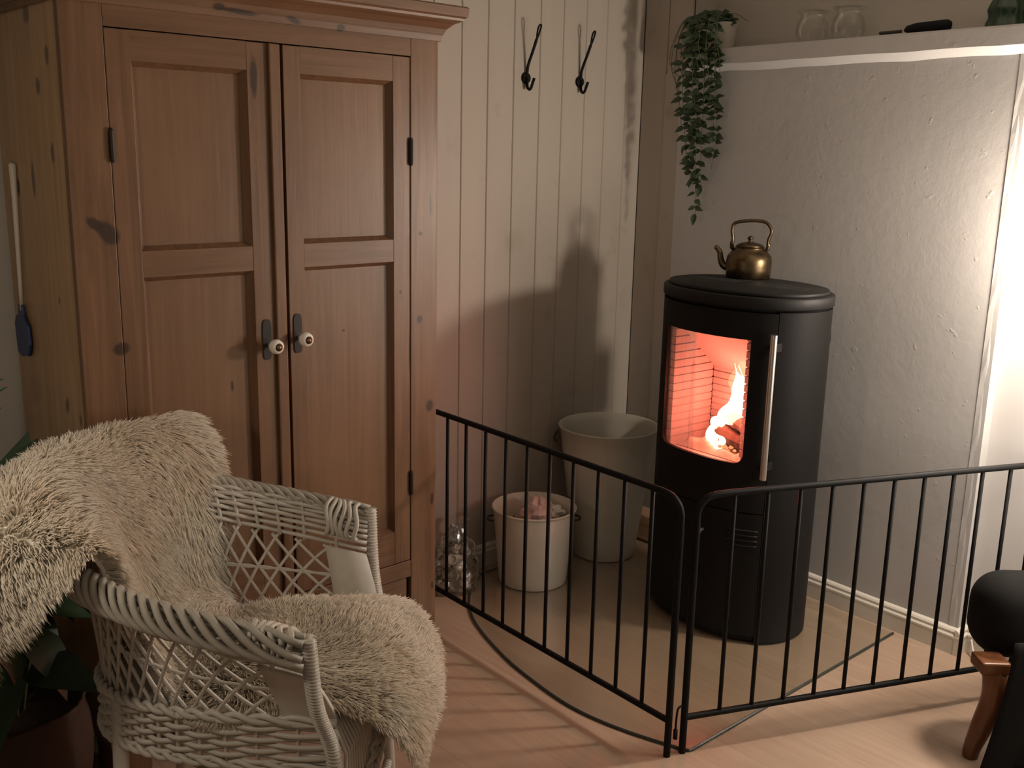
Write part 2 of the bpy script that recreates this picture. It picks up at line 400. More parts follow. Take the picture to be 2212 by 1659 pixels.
dr = wpart('drawer', MB().box((.853, WY0+.004, .188), (1.622, WY0+.03, .296)), M['pine_h'], bevel=.002)
# cornice: cove profile carried round the three sides
CP = [(0, 1.785), (.006, 1.785), (.008, 1.80), (.016, 1.815), (.030, 1.828), (.048, 1.836), (.050, 1.842), (.056, 1.846), (.058, 1.868), (.054, 1.872), (0, 1.872)]
crings = []
for px, py, dx, dy in ((WX0, WY1, -1, 0), (WX0, WY0, -1, -1), (WX1, WY0, 1, -1), (WX1, WY1, 1, 0)):
    crings.append([(px+d*dx, py+d*dy, z) for d, z in CP])
wpart('cornice', MB().loft(crings), M['pine_h'])
for fx in (WX0, WX1-.10):
    for fy in (WY0+.003, WY1-.10):
        wpart('foot', MB().box((fx+.002, fy, 0), (fx+.098, fy+.098, .099)), M['pine_v'], bevel=.003)
def door(x0, x1, label, pans, st_l, st_r, hingex):
    e = bpy.data.objects.new('door', None); COL.objects.link(e); e.parent = wd; e.matrix_parent_inverse = Matrix.Translation(-Vector(wd.location)); e['label'] = label
    def dp(n, mb, mat, **k):
        o = obj(n, mb, mat, **k); o.parent = e; return o
    z0, z1 = .3525, 1.7385; F = WY0+.0; B = WY0+.024
    dp('stile', MB().box((x0, F, z0), (st_l, B, z1)), M['pine_v'], bevel=.0015)
    dp('stile', MB().box((st_r, F, z0), (x1, B, z1)), M['pine_v'], bevel=.0015)
    for a, b in ((1.676, z1), (1.214, 1.272), (z0, .448)):
        dp('rail', MB().box((st_l, F+.0006, a), (st_r, B, b)), M['pine_h'])
    for a, b in ((1.272, 1.676), (.448, 1.214)):
        dp('panel', MB().box((st_l-.004, F+.0185, a-.004), (st_r+.004, B-.001, b+.004)), M['pine_panel'])
        # sloped edge strip round the panel
        mb = MB(); o_, i_ = [(st_l, a), (st_r, a), (st_r, b), (st_l, b)], [(st_l+.011, a+.011), (st_r-.011, a+.011), (st_r-.011, b-.011), (st_l+.011, b-.011)]
        V = [(p, F+.002, q) for p, q in o_]+[(p, F+.0183, q) for p, q in i_]
        mb.add(V, [(j, (j+1) % 4, 4+(j+1) % 4, 4+j) for j in range(4)])
        dp('panel_moulding', mb, M['pine_v'])
    for z in (1.50, .585):
        dp('hinge', MB().tube([(hingex, F-.004, z-.036), (hingex, F-.004, z-.03), (hingex, F-.004, z+.03), (hingex, F-.004, z+.036)], [.003, .0055, .0055, .003], 8).box((hingex-.006, F-.002, z-.028), (hingex+.006, F+.001, z+.028)), M['iron'])
    return e, dp
def knob(dp, px, pz, kx, kz):
    F = WY0
    dp('key_plate', MB().loft([[(px+.0115*math.copysign(abs(math.cos(t))**.6, math.cos(t)), yy, pz+.05*math.copysign(abs(math.sin(t))**.35, math.sin(t))) for t in np.linspace(0, 2*math.pi, 28, endpoint=False)] for yy in (F+.001, F-.003)]), M['iron'])
    prof = [(.005, 0), (.006, .012), (.009, .018), (.0165, .024), (.0185, .033), (.0165, .042), (.010, .047), (.0045, .048), (.0045, .051), (.001, .052)]
    for nm, pr, mt in (('knob', prof[:7], 'porcelain'), ('knob_screw', prof[6:], 'brassdark')):
        b = MB().lathe(pr, n=24); b.v = [(kx+x, F-.002-z, kz+y) for x, y, z in b.v]; dp(nm, b, M[mt], smooth=True)
d1, dp1 = door(.8458, 1.247, 'left panelled door with a raised closing strip', 0, .9, 1.168, .8465)
dp1('closing_strip', MB().box((1.2215, WY0-.009, .3525), (1.2505, WY0+.0, 1.7385)), M['pine_v'], bevel=.003)
knob(dp1, 1.197, 1.043, 1.203, 1.030)
d2, dp2 = door(1.262, 1.6315, 'right panelled door', 0, 1.308, 1.578, 1.633)
knob(dp2, 1.283, 1.050, 1.286, 1.039)

# ------------------------------------------------------------------ wood stove
SX, SY, STH, SA, SB, SN, SH = 2.699, 1.868, math.radians(87), .28, .207, 2.19, 1.116
HZ = .008
def stp(t, k=1.0, da=0., n=SN):
    c, s = math.cos(t), math.sin(t)
    return ((SA*k+da)*math.copysign(abs(c)**(2/n), c), (SB*k+da)*math.copysign(abs(s)**(2/n), s))
st = empty('wood_stove', (SX, SY, HZ), STH, 'tall matt black oval wood stove with a lit fire window', 'stove')
TS = np.linspace(0, 2*math.pi, 144, endpoint=False)
def tu(u): # parameter on the front half for a given u
    return math.acos(math.copysign(min(1, abs(u)/SA)**(SN/2), u))
def v_of(u, da=0.): return (SB+da)*(max(0, 1-(abs(u)/SA)**SN))**(1/SN)
# body shell: back and sides, front cut open for door and lower panel
UD = .226
ta, tb = tu(UD+.002), tu(-UD-.002)
tl = np.concatenate([np.linspace(tb, 2*math.pi+ta, 100)])
ring = [stp(t) for t in tl]; inner = [stp(t, 1, -.012) for t in tl]
poly = ring + inner[::-1]
obj('body', MB().loft([[(a, b, z) for a, b in poly] for z in (0.0, SH-.062)]), M['stove'], st, smooth=True, auto=40)
obj('base_plate', MB().loft([[(*stp(t, 1, -.014), z) for t in TS] for z in (0.002, .02)]), M['stove'], st)
def disc(z0, z1, da, mat, name, bev=.004):
    rr = [[(*stp(t, 1, da-bev), z0) for t in TS], [(*stp(t, 1, da), z0+bev) for t in TS], [(*stp(t, 1, da), z1-bev) for t in TS], [(*stp(t, 1, da-bev), z1) for t in TS]]
    return obj(name, MB().loft(rr), M[mat], st, smooth=True, auto=50)
disc(SH-.056, SH-.012-HZ, .004, 'stove_top', 'top_plate')
tp = disc(SH-.0125-HZ, SH-HZ, -.012, 'stove_top', 'top_inlay', .003)
sl = MB()
for k in range(7):
    for s_ in (-1, 1):
        a = s_*(.05+.024*k); sl.box((a-.006, -.10+.006*k, SH-HZ-.001), (a+.006, .02-.002*k, SH-HZ+.0006))
tag(obj('top_vents', sl, M['gap'], st), kind='stuff')
disc(SH-.064, SH-.056, -.012, 'gap', 'shadow_gap', .001)
# front pieces follow the curved front
def front_panel(u0, u1, z0, z1, thick=.012, off=0., holes=None, nu=40, nz=2):
    us = np.linspace(u0, u1, nu); o_ = [(u, v_of(u, off)) for u in us]; i_ = [(u*.985, v_of(u, off)-thick) for u in us]
    p = o_+i_[::-1]
    return MB().loft([[(a, b, z) for a, b in p] for z in np.linspace(z0, z1, nz)])
WZ0, WZ1, WU = .582, .968, .165
dz0, dz1 = .43, 1.05
dpv = empty('stove_door', (0, 0, 0)); dpv.parent = st; 
front = MB()
def add_front(mb, *a, **k):
    q = front_panel(*a, **k); mb.add(q.v, q.f)
add_front(front, -UD, UD, dz0, WZ0); add_front(front, -UD, UD, WZ1, dz1)
add_front(front, -UD, -WU, WZ0, WZ1, nu=8); add_front(front, WU, UD, WZ0, WZ1, nu=8)
obj('door_frame', front, M['stove'], dpv, smooth=True, auto=40)
# rounded lower corners of the window
cr_ = MB()
for s_ in (-1, 1):
    pts = [(s_*WU, WZ0)]+[(s_*(WU-.03+.03*math.cos(a)), WZ0+.03-.03*math.sin(a)) for a in np.linspace(0, math.pi/2, 7)]
    f = [(u, v_of(u), z) for u, z in pts]; b = [(u, v_of(u)-.012, z) for u, z in pts]
    obj('window_corner', MB().loft([f, b]), M['stove'], dpv)
obj('door_glass', front_panel(-WU-.003, WU+.003, WZ0-.003, WZ1+.003, .004, -.007), M['stoveglass'], dpv, smooth=True, auto=40)
obj('lower_panel', front_panel(-UD, UD, .022, dz0-.004), M['stove'], st, smooth=True, auto=40)
# handle
hu = -.232; hv = v_of(-.226)+.024
o = obj('door_handle', MB().loft([[(hu+.011*math.cos(t), hv+.010*math.sin(t), z) for t in np.linspace(0, 2*math.pi, 16, endpoint=False)] for z in (.548, .992)]), M['steel'], dpv, smooth=True, auto=40); o['label'] = 'long brushed steel handle'
for z in (.575, .94): obj('handle_mount', MB().box((hu-.006, hv-.034, z), (hu+.006, hv-.006, z+.025)), M['stove'], dpv)
for k in range(4):
    z = .372-.0165*k; us = np.linspace(-.218, -.135, 10)
    obj('vent_slot', MB().tube([(u, v_of(u, .0015), z) for u in us], .0032, 6), M['steel'] if k < 0 else M['stove_top'], st, smooth=True)
kb = MB().lathe([(.002, 0), (.006, .001), (.006, .018), (.013, .02), (.013, .026), (.002, .028)], n=16); kb.v = [(x-.055, v_of(-.055)+z, .347+y) for x, y, z in kb.v]
obj('air_knob', kb, M['steel'], st, smooth=True, auto=40)
# flue to the wall
px, py = stp(math.pi*1.5); 
kk = MB().lathe([(.075, 0), (.075, .22)], n=28); kk.v = [(x-.02, -SB+.02-z*.30, .955+y) for x, y, z in kk.v]
obj('flue_collar', kk, M['stove'], st, smooth=True, auto=40)
# side knob seen at the right edge
kk = MB(); px, py = stp(3.95); nx, ny = stp(3.95, 1, .01); nn = Vector((nx-px, ny-py, 0)).normalized(); tt = Vector((-nn.y, nn.x, 0))
kk.loft([[tuple(Vector((px, py, .955))+nn*d_+tt*r_*math.cos(a)+Vector((0, 0, r_*math.sin(a)))) for a in np.linspace(0, 2*math.pi, 24, endpoint=False)] for r_, d_ in ((.03, -.004), (.032, .004), (.030, .010), (.022, .012))])
obj('side_cap', kk, M['stove'], st, smooth=True, auto=40)
# firebox
IU, IVB, IZ0, IZT, IZB = .140, -.035, .568, .985, .815
def fb(u, v, z): return (u, v, z)
for s_ in (1, -1):       # side walls of grooved bricks
    nrow = 15
    for k in range(nrow):
        za = IZ0+.03+(IZT-IZ0-.03)*k/nrow; zb = IZ0+.03+(IZT-IZ0-.03)*(k+1)/nrow - .0035
        f = v_of(.15)-.02
        zz = min(zb, IZT)
        obj('firebrick', MB().box((min(s_*IU, s_*(IU+.02)), IVB, za), (max(s_*IU, s_*(IU+.02)), f, zz)), M['firebrick'], st, bevel=.0012, seg=1)
    obj('brick_backing', MB().box((min(s_*(IU+.004), s_*(IU+.022)), IVB, IZ0), (max(s_*(IU+.004), s_*(IU+.022)), v_of(.16)-.02, IZT)), M['firebrick'], st)
for k in range(10):
    za = IZ0+.03+(IZB-IZ0-.02)*k/10; zb = za+(IZB-IZ0-.02)/10-.0035
    obj('firebrick', MB().box((-IU, IVB-.02, za), (IU, IVB, zb)), M['firebrick'], st, bevel=.0012, seg=1)
obj('brick_backing', MB().box((-IU, IVB-.022, IZ0), (IU, IVB-.004, IZT)), M['firebrick'], st)
vf = .158
bf = MB(); P = [(vf, IZT), (vf, IZT+.012), (IVB, IZB+.012), (IVB, IZB)]
bf.loft([[(u, v, z) for v, z in P] for u in (-IU, IU)]); obj('baffle_plate', bf, M['firebrick'], st)
ub = [(u, v_of(u)-.016) for u in np.linspace(-.16, .16, 24)]+[(.16, IVB), (-.16, IVB)]
obj('firebox_floor', MB().loft([[(a, b, z) for a, b in ub] for z in (IZ0-.02, IZ0)]), M['firebrick'], st)
fp = MB()
def front_strip(u0, u1): return [(u, v_of(u)-.014) for u in np.linspace(u0, u1, 6)]
for s_ in (-1, 1):
    us = np.linspace(.161, .21, 6); p = [(s_*u, v_of(u)-.016) for u in us]+[(s_*u, .06) for u in us[::-1]]
    obj('firebox_cheek', MB().loft([[(a, b, z) for a, b in p] for z in (IZ0-.02, IZT+.02)]), M['stove'], st)
obj('firebox_roof', MB().loft([[(a, b, z) for a, b in ub] for z in (IZT+.015, IZT+.025)]), M['stove'], st)
def st_world(u, v, z):
    c, s = math.cos(STH), math.sin(STH); return Vector((SX+u*c-v*s, SY+u*s+v*c, z+HZ))
def log(name, p, q, r, mat, label, cat, group=None, seed=0):
    R = random.Random(seed); p, q = Vector(p), Vector(q); n = 9
    e = tag(obj(name, MB().tube([p.lerp(q, i/n) for i in range(n+1)], [r*(1+R.uniform(-.14, .14)) for _ in range(n+1)], 9), M[mat], smooth=False), label, cat, group)
    return e
log('fire_log', st_world(-.132, .08, IZ0+.045), st_world(.05, .04, IZ0+.05), .030, 'char', 'charred log lying at the bottom of the stove fire', 'log', 'logs in the fire', seed=1)
log('fire_log', st_world(-.132, .10, IZ0+.10), st_world(.03, .02, IZ0+.108), .024, 'char', 'burning log lying across on top in the stove fire', 'log', 'logs in the fire', seed=2)
ab = MB()
def ashf(u, v):
    a = (u-.5)*.27; b = -.03+v*.165; edge = min(1, 8*u, 8*(1-u), 8*v, 8*(1-v))
    return tuple(st_world(a, b, IZ0+.002+edge*(.022+.012*math.sin(31*a+3)*math.cos(37*b)+.006*math.sin(83*a+50*b))))
ab.grid(ashf, 40, 26)
tag(obj('ash_bed', ab, M['ash'], smooth=True), 'bed of grey ash and embers under the stove fire', 'ash', kind='stuff')
em = MB()
for _ in range(60):
    a, b = random.uniform(-.12, .08), random.uniform(-.01, .11); r = random.uniform(.004, .011); c = st_world(a, b, IZ0+.026)
    em.lathe([(r*.3, -r*.5), (r, 0), (r*.5, r*.7)], c, 6)
tag(obj('ember', em, M['ember']), 'glowing red embers scattered over the ash bed', 'embers', kind='stuff')
fire = empty('flame', st_world(-.02, .05, IZ0), 0, 'bright yellow white flames above the burning logs', 'flame')
def flame(u, v, z0, h, r, mat, lean, seed):
    R = random.Random(seed); n = 14; pts = []; rad = []
    for i in range(n+1):
        t = i/n
        pts.append(st_world(u+lean*t*t+.012*math.sin(5*t+seed), v+.012*math.sin(4*t+seed*2), z0+h*t)-fire.location)
        rad.append(max(.0012, r*(math.sin(math.pi*min(1, t*1.05+.12))**.8)*(1-.45*t)*(1+.16*math.sin(9*t+seed))))
    return obj('flame_tongue', MB().tube(pts, rad, 12), M[mat], fire, smooth=True)
for a in ((-.050, .06, .665, .19, .040, 'flame', .02, 1), (-.015, .03, .69, .165, .040, 'flame', .0, 2), (-.085, .05, .665, .15, .036, 'flame', .015, 3), (.02, .06, .650, .09, .022, 'flame', -.05, 4),
          (.045, .07, .632, .06, .015, 'flame', -.05, 5), (.005, .10, .592, .10, .019, 'flame', .0, 6), (-.02, .11, .583, .06, .015, 'flame', .015, 8),
          (-.02, .02, .77, .13, .028, 'flame_o', .02, 7), (-.08, .02, .74, .14, .028, 'flame_o', .0, 9)): flame(*a)
o = point('fire_light', st_world(-.03, .105, .73), FIRE_P, (1, .19, .115), .04)

# kettle on the stove
KX, KY = 2.899, 1.988
KX, KY = 2.835, 1.962
ke = empty('brass_kettle', (KX, KY, SH), 0, 'small old brass kettle standing on top of the black stove', 'kettle')
t = NT('aged_brass'); v = t.coord(); n = t.noise(v, 40, 5)
t.set(Base_Color=t.ramp(n, [(.3, (.075, .052, .027)), (.7, (.17, .125, .068))]), Metallic=.95, Roughness=.36); t.bump(t.noise(v, 25, 2), .1, .004); M['brass'] = t.m
ke.rotation_euler = (0, 0, math.radians(123))   # spout towards the corner
obj('kettle_body', MB().lathe([(.066, 0), (.072, .004), (.0735, .03), (.0745, .055), (.071, .073), (.060, .086), (.048, .093), (.047, .099), (.05, .101), (.046, .103)], n=48), M['brass'], ke, smooth=True, auto=60)
obj('kettle_lid', MB().lathe([(.045, .1035), (.043, .108), (.030, .114), (.012, .118), (.006, .120), (.006, .124), (.010, .128), (.009, .134), (.003, .138)], n=36), M['brass'], ke, smooth=True)
sp = spline([(.062, 0, .030), (.082, 0, .038), (.092, 0, .058), (.096, 0, .080), (.106, 0, .094), (.114, 0, .098)], 20)
obj('spout', MB().tube(sp, np.linspace(.013, .0065, 20), 14), M['brass'], ke, smooth=True)
for s_ in (-1, 1):
    obj('handle_lug', MB().tube([(s_*.050, 0, .088), (s_*.058, 0, .098), (s_*.060, 0, .110), (s_*.057, 0, .122)], [.005, .007, .006, .005], 10), M['brass'], ke, smooth=True)
hp = [(.058, 0, .106), (.056, 0, .125), (.060, 0, .150), (.058, 0, .172), (.042, 0, .182), (.0, 0, .188), (-.042, 0, .185), (-.060, 0, .170), (-.066, 0, .152), (-.058, 0, .126), (-.058, 0, .106)]
obj('handle', MB().tube(spline(hp, 48), .0088, 12, flat=.62), M['brass'], ke, smooth=True)

# hearth glass plate
hp_ = [(2.999-.02, 1.40), (2.45, 1.4045), (1.945, 1.409), (1.934, 1.412)] + [tuple(p) for p in spline([(1.927, 1.425), (1.893, 1.52), (1.863, 1.636), (1.850, 1.76), (1.862, 1.90), (1.90, 2.10), (1.985, 2.34), (2.10, 2.50), (2.24, 2.61)], 40)] + [(2.9, 2.64), (chx(2.6)-.03, 2.6)]
hg = empty('hearth_plate', (2.4, 2.0, 0), 0, 'glass hearth plate with a curved edge on the floor under the stove', 'floor plate')
off = Vector((2.4, 2.0, 0))
obj('glass_sheet', MB().loft([[(a-off.x, b-off.y, z) for a, b in hp_] for z in (.0008, .0068)]), M['hearthglass'], hg)
edge = MB().tube([(a-off.x, b-off.y, .0042) for a, b in hp_[:-1]], .0042, 6)
obj('dark_edge', edge, M['hearthedge'], hg)

# ------------------------------------------------------------------ safety gate
def gate(label, ox, oy, ang, length, bars, curve_end):
    g = empty('fire_guard_panel', (ox, oy, 0), ang, label, 'safety gate', 'fire guard panels')
    # top rail bends down into the post
    cp = [(0, 0, 0), (0, 0, .30), (0, 0, .62), (.0, 0, .655), (.008, 0, .675), (.028, 0, .692), (.055, 0, .698), (.1, 0, .699)]
    pts = [cp[0], cp[1], cp[2]] + [tuple(p) for p in spline(cp[3:], 16)] + [(length, 0, .699)]
    obj('post', MB().tube([(0, 0, 0.0), (0, 0, .62)], .0092, 12), M['gate'], g, smooth=True, auto=40)
    obj('top_rail', MB().tube([(0, 0, .6)]+pts[2:], .0085, 12), M['gate'], g, smooth=True, auto=40)
    obj('bottom_rail', MB().tube([(0, 0, .10), (length, 0, .10)], .0085, 12), M['gate'], g, smooth=True, auto=40)
    obj('end_post', MB().tube([(length, 0, 0), (length, 0, .699)], .0085, 12), M['gate'], g, smooth=True, auto=40)
    me = MB().tube([(0, 0, .10), (0, 0, .697)], .0056, 10).mesh('bar', True)
    for b in bars: o = link('bar', me, M['gate'], g); o.location = (b, 0, 0)
    return g
gl = gate('black barred guard panel running back from the latch to beside the wardrobe', 1.8745, 1.437, math.radians(87.8), 1.16, [.095+.0958*i for i in range(11)], 0)
gr = gate('black barred guard panel in front of the stove running right', 1.918, 1.422, math.radians(-24.07), 1.19, [.101+.0945*i for i in range(12)], 0)
obj('latch', MB().tube(spline([(0, 0, .133), (-.018, -.006, .136), (-.026, -.01, .128), (-.028, -.01, .10), (-.028, -.01, .066)], 20), .0028, 8).tube([(-.028, -.01, .075), (-.028, -.01, .05)], .006, 8), M['gate'], gr, smooth=True)

# ------------------------------------------------------------------ buckets and bag
def bucket(name, loc, r0, r1, h, mat, label, handles, rot, wire):
    b = empty(name, loc, rot, label, 'bucket', 'white buckets behind the guard')
    prof = [(r0-.012, .0), (r0-.002, .001), (r0, .006)] + [(r0+(r1-r0)*t, .006+(h-.006)*t) for t in np.linspace(.08, .97, 8)] + [(r1+.004, h-.006), (r1+.006, h), (r1+.002, h+.003), (r1-.004, h), (r1-.008, h-.03), (r0-.006, .012)]
    obj('pail', MB().lathe(prof, n=64), M[mat], b, smooth=True, auto=60)
    for s_ in (-1, 1):
        if handles == 'ring':
            P = [(s_*(r1-.002+.022*math.sin(a)), .028*math.cos(a), h-.045) for a in np.linspace(0, math.pi, 14)]
            obj('handle', MB().tube(P, .0042, 8), M[wire], b, smooth=True)
        else:
            P = [(s_*(r1+.004), -.03, h-.03), (s_*(r1+.018), -.026, h-.055), (s_*(r1+.018), .026, h-.055), (s_*(r1+.004), .03, h-.03)]
            obj('handle', MB().tube(spline(P, 14), .004, 8), M[wire], b, smooth=True)
    return b
b2 = bucket('metal_bucket', (2.752, 2.476, .007), .118, .184, .505, 'enamel2', 'tall empty white metal bucket in the corner behind the stove', 'loop', math.radians(-38), 'wire')
b1 = bucket('enamel_bucket', (2.362, 2.462, .007), .122, .146, .275, 'enamel', 'short white enamel bucket holding pink paper beside the tall bucket', 'ring', math.radians(-38), 'wire')
def crumple(name, c, r, sz, mat, label, cat, seed):
    R = np.random.default_rng(seed); mb = MB(); n, k = 16, 10; rr = []
    ph = R.uniform(0, 6, 12)
    for i in range(k+1):
        t = math.pi*(i/k); ring = []
        for j in range(n):
            a = 2*math.pi*j/n; d = 1+.22*math.sin(3*a+ph[0]+4*t)+.16*math.sin(5*a+ph[1]-3*t)+.14*R.uniform(-1, 1)
            ring.append((c[0]+r*sz[0]*d*math.sin(t+.01)*math.cos(a), c[1]+r*sz[1]*d*math.sin(t+.01)*math.sin(a), c[2]-r*sz[2]*math.cos(t)*d))
        rr.append(ring)
    return tag(obj(name, mb.loft(rr), M[mat]), label, cat)
crumple('crumpled_paper', (2.395, 2.47, .235), .06, (.9, .9, 1.0), 'tissue', 'crumpled pink tissue paper sticking up out of the short bucket', 'paper', 3)
crumple('paper_scrap', (2.452, 2.45, .245), .033, (1, 1, .6), 'porcelain', 'small scrap of white paper lying in the short bucket', 'paper', 5)
tag(obj('cardboard_piece', MB().loft([[(2.262, 2.485, .05), (2.37, 2.555, .05), (2.355, 2.57, .225), (2.255, 2.50, .235)], [(2.267, 2.478, .05), (2.375, 2.548, .05), (2.36, 2.563, .225), (2.26, 2.493, .235)]]), M['card']), 'brown piece of cardboard standing inside the short bucket', 'cardboard')
# clear bag with tea lights
bg = empty('plastic_bag', (2.098, 2.575, .001), 0, 'clear plastic bag with white bits inside on the floor behind the guard', 'bag')
R = np.random.default_rng(11); rr = []; ph = R.uniform(0, 6, 8)
for i in range(19):
    t = i/18; base = [.075, .082, .088, .088, .086, .083, .08, .077, .073, .07, .066, .062, .057, .052, .045, .035, .028, .034, .045][i]; ring = []
    for j in range(28):
        a = 2*math.pi*j/28; d = 1+.10*math.sin(4*a+ph[0]+5*t)+.08*math.sin(7*a+ph[1]-9*t)+.05*R.uniform(-1, 1)
        ring.append((base*d*math.cos(a), base*.82*d*math.sin(a), .002+.255*t))
    rr.append(ring)
obj('bag_film', MB().loft(rr), M['bagplastic'], bg)
me = MB().lathe([(.017, 0), (.019, .001), (.019, .015), (.016, .0155), (.0155, .011), (.002, .011)], n=18).mesh('tea_light', True); me.materials.append(M['porcelain'])
for i in range(26):
    a = R.uniform(0, 6.28); q = .045*math.sqrt(R.uniform(0, 1)); o = bpy.data.objects.new('tea_light', me); COL.objects.link(o)
    o.parent = bg; o.location = (q*math.cos(a), q*.8*math.sin(a), .008+.13*(i/26)); o.rotation_euler = (R.uniform(-.9, .9), R.uniform(-.9, .9), 0)
# split log behind the stove
tag(obj('firewood', MB().loft([[(2.955, 2.33, .008), (3.04, 2.33, .008), (3.03, 2.33, .12), (2.975, 2.33, .10)], [(2.955, 2.56, .008), (3.035, 2.56, .008), (3.03, 2.56, .12), (2.975, 2.56, .105)]]), M['logbark'], bevel=.006), 'single brown split log on the floor behind the tall bucket', 'log')

# ------------------------------------------------------------------ coat hooks
def hook(x, z, label):
    h = empty('coat_hook', (x, YW, z), 0, label, 'coat hook', 'coat hooks on the boards')
    obj('rosette', (lambda b: (setattr(b, 'v', [(p, -r_, q) for p, q, r_ in b.v]), b)[1])(MB().lathe([(.019, 0), (.020, .003), (.017, .009), (.006, .011), (.001, .0115)], n=20)), M['gate'], h, smooth=True)
    st_ = [(0, -.008, .0), (0, -.010, .03), (.0, -.016, .050), (.0, -.036, .09), (.0, -.052, .125)]
    obj('stem', MB().tube(spline(st_, 24), .0050, 8), M['gate'], h, smooth=True)
    lp = [(0, -.052, .122), (-.004, -.058, .14), (-.0058, -.064, .158), (-.004, -.069, .168), (0, -.0705, .170), (.004, -.069, .168), (.0058, -.064, .158), (.004, -.058, .14), (0, -.052, .122)]
    obj('loop', MB().tube(spline(lp, 36), .0031, 8), M['gate'], h, smooth=True)
    lo = [(0, -.010, .0), (0, -.010, -.024), (0, -.014, -.034), (0, -.022, -.038), (0, -.030, -.033), (0, -.040, -.012), (0, -.045, -.002)]
    obj('lower_hook', MB().tube(spline(lo, 24), .0050, 8), M['gate'], h, smooth=True)
    return h
hook(2.4695, 1.757, 'black iron coat hook on the white boards, the one nearer the wardrobe')
hook(2.735, 1.760, 'black iron coat hook on the white boards, the one nearer the corner')

# ------------------------------------------------------------------ ledge things: pot with trailing plant, jars, lighter, green vase
PY = 2.318
pcx = chx(PY)+.028
LZ = 1.878
pl = empty('trailing_plant', (pcx, PY, LZ), 0, 'artificial green trailing plant hanging from a white pot on the ledge', 'plant')
obj('pot', MB().lathe([(.036, 0), (.038, .002), (.049, .085), (.051, .092), (.046, .092), (.043, .07)], n=40), M['pot'], pl, smooth=True, auto=50)
obj('soil', MB().lathe([(.043, .066), (.042, .072)], n=24), M['soil'], pl)
def leafmesh(name, L, W, fold, mat, curl=.12):
    mb = MB()
    n = 6; V = []; F = []
    for i in range(n+1):
        t = i/n; wd_ = W*math.sin(math.pi*min(1, t**.75))*(1-.25*t) if 0 < i < n else 0
        z = -curl*L*t*t
        V += [(-wd_, t*L, z+fold*wd_), (0, t*L, z), (wd_, t*L, z+fold*wd_)]
    for i in range(n): a = 3*i; F += [(a, a+1, a+4, a+3), (a+1, a+2, a+5, a+4)]
    mb.add(V, F); me = mb.mesh(name, True); me.materials.append(mat); return me
lms = [leafmesh('leaf', L, W, .35, M['leaf_h']) for L, W in ((.043, .0125), (.048, .0135), (.039, .0118))]
R = random.Random(5)
stems = MB()
#        y offset at end, z end, out
specs = [(.0, -.60, .075), (-.018, -.50, .065), (.022, -.47, .085), (-.045, -.42, .05), (.035, -.36, .09), (.0, -.34, .11), (-.05, -.30, .07), (.06, -.27, .08), (.075, -.18, .07), (-.035, -.20, .1), (.03, -.15, .12), (.085, -.09, .06), (-.06, -.12, .08), (.0, -.22, .1), (.05, -.13, .1), (-.02, -.10, .12)]
leaves = []
for ye, ze, out in specs:
    ye = ye*1.6+.012 if ze > -.45 else ye*1.1
    y_s = R.uniform(-.045, .045)
    cp = [(R.uniform(-.02, .01), y_s, .07), (-.03, y_s*.6+ye*.4+.01, .115), (-.035-out*.55, ye*.7+.022, .105), (-.045-out*.7, ye*.9+.025, .02), (-.05-out*.6, ye+.02, ze*.35), (-.05-out*.5, ye*.95+R.uniform(-.012, .012)+.012, ze*.7), (-.05-out*.45, ye*.8+.01, ze)]
    P = spline(cp, 44); stems.tube(P, .0011, 5); leaves.append(P)
cpR = [(0, 0, .08), (-.03, -.03, .115), (-.04, -.08, .112), (-.05, -.115, .096), (-.05, -.135, .085)]
P = spline(cpR, 20); stems.tube(P, .0011, 5); leaves.append(P)
obj('vine', stems, M['stem'], pl, smooth=True)
cnt = 0
for P in leaves:
    seg = np.linalg.norm(np.diff(P, axis=0), axis=1).cumsum(); step = .0245; d = .03
    while d < seg[-1] and cnt < 296:
        i = min(int(np.searchsorted(seg, d)), len(P)-2); p = P[i]
        for s_ in ((-1, 1) if d < seg[-1]-.02 else (0,)):
            if cnt >= 296 or R.random() < .1: continue
            o = link('leaf', R.choice(lms), None, pl); o.location = tuple(p)
            az = R.uniform(-.7, .7)+(math.pi/2 if s_ < 0 else -math.pi/2)*(1 if s_ else 0)
            # direction: sideways (y) with droop
            dirv = Vector((-.25+R.uniform(-.45, .3), (s_ if s_ else .1)*R.uniform(.7, 1.1), R.uniform(-.6, .25) if s_ else -1)).normalized()
            nrm = Vector((-.9, R.uniform(-.5, .5), R.uniform(0, .8)))
            zax = (nrm-dirv*nrm.dot(dirv)).normalized(); xax = dirv.cross(zax)
            o.rotation_euler = Matrix((xax, dirv, zax)).transposed().to_euler(); k_ = R.uniform(.8, 1.15); o.scale = (k_, k_, k_)
            cnt += 1
        d += step*R.uniform(.8, 1.25)
def onledge(y, dx): return (chx(y)+dx, y, LZ)
def jar(y, label):
    j = empty('glass_jar', onledge(y, .055), 0, label, 'jar', 'glass jars on the ledge')
    obj('jar_body', MB().lathe([(.030, .0), (.042, .004), (.052, .022), (.055, .045), (.050, .068), (.040, .082), (.037, .088), (.052, .100), (.0535, .104), (.050, .104), (.035, .089), (.038, .081), (.048, .066), (.0525, .045), (.049, .024), (.040, .008), (.028, .006)], n=48), M['jarglass'], j, smooth=True)
jar(1.965, 'clear glass jar with flared rim on the ledge, the one nearer the plant')
jar(1.828, 'clear glass jar with flared rim on the ledge, the one nearer the black lighter')
lt = empty('gas_lighter', onledge(1.52, -.004), 0, 'long black gas lighter lying on the ledge between jars and green vase', 'lighter')
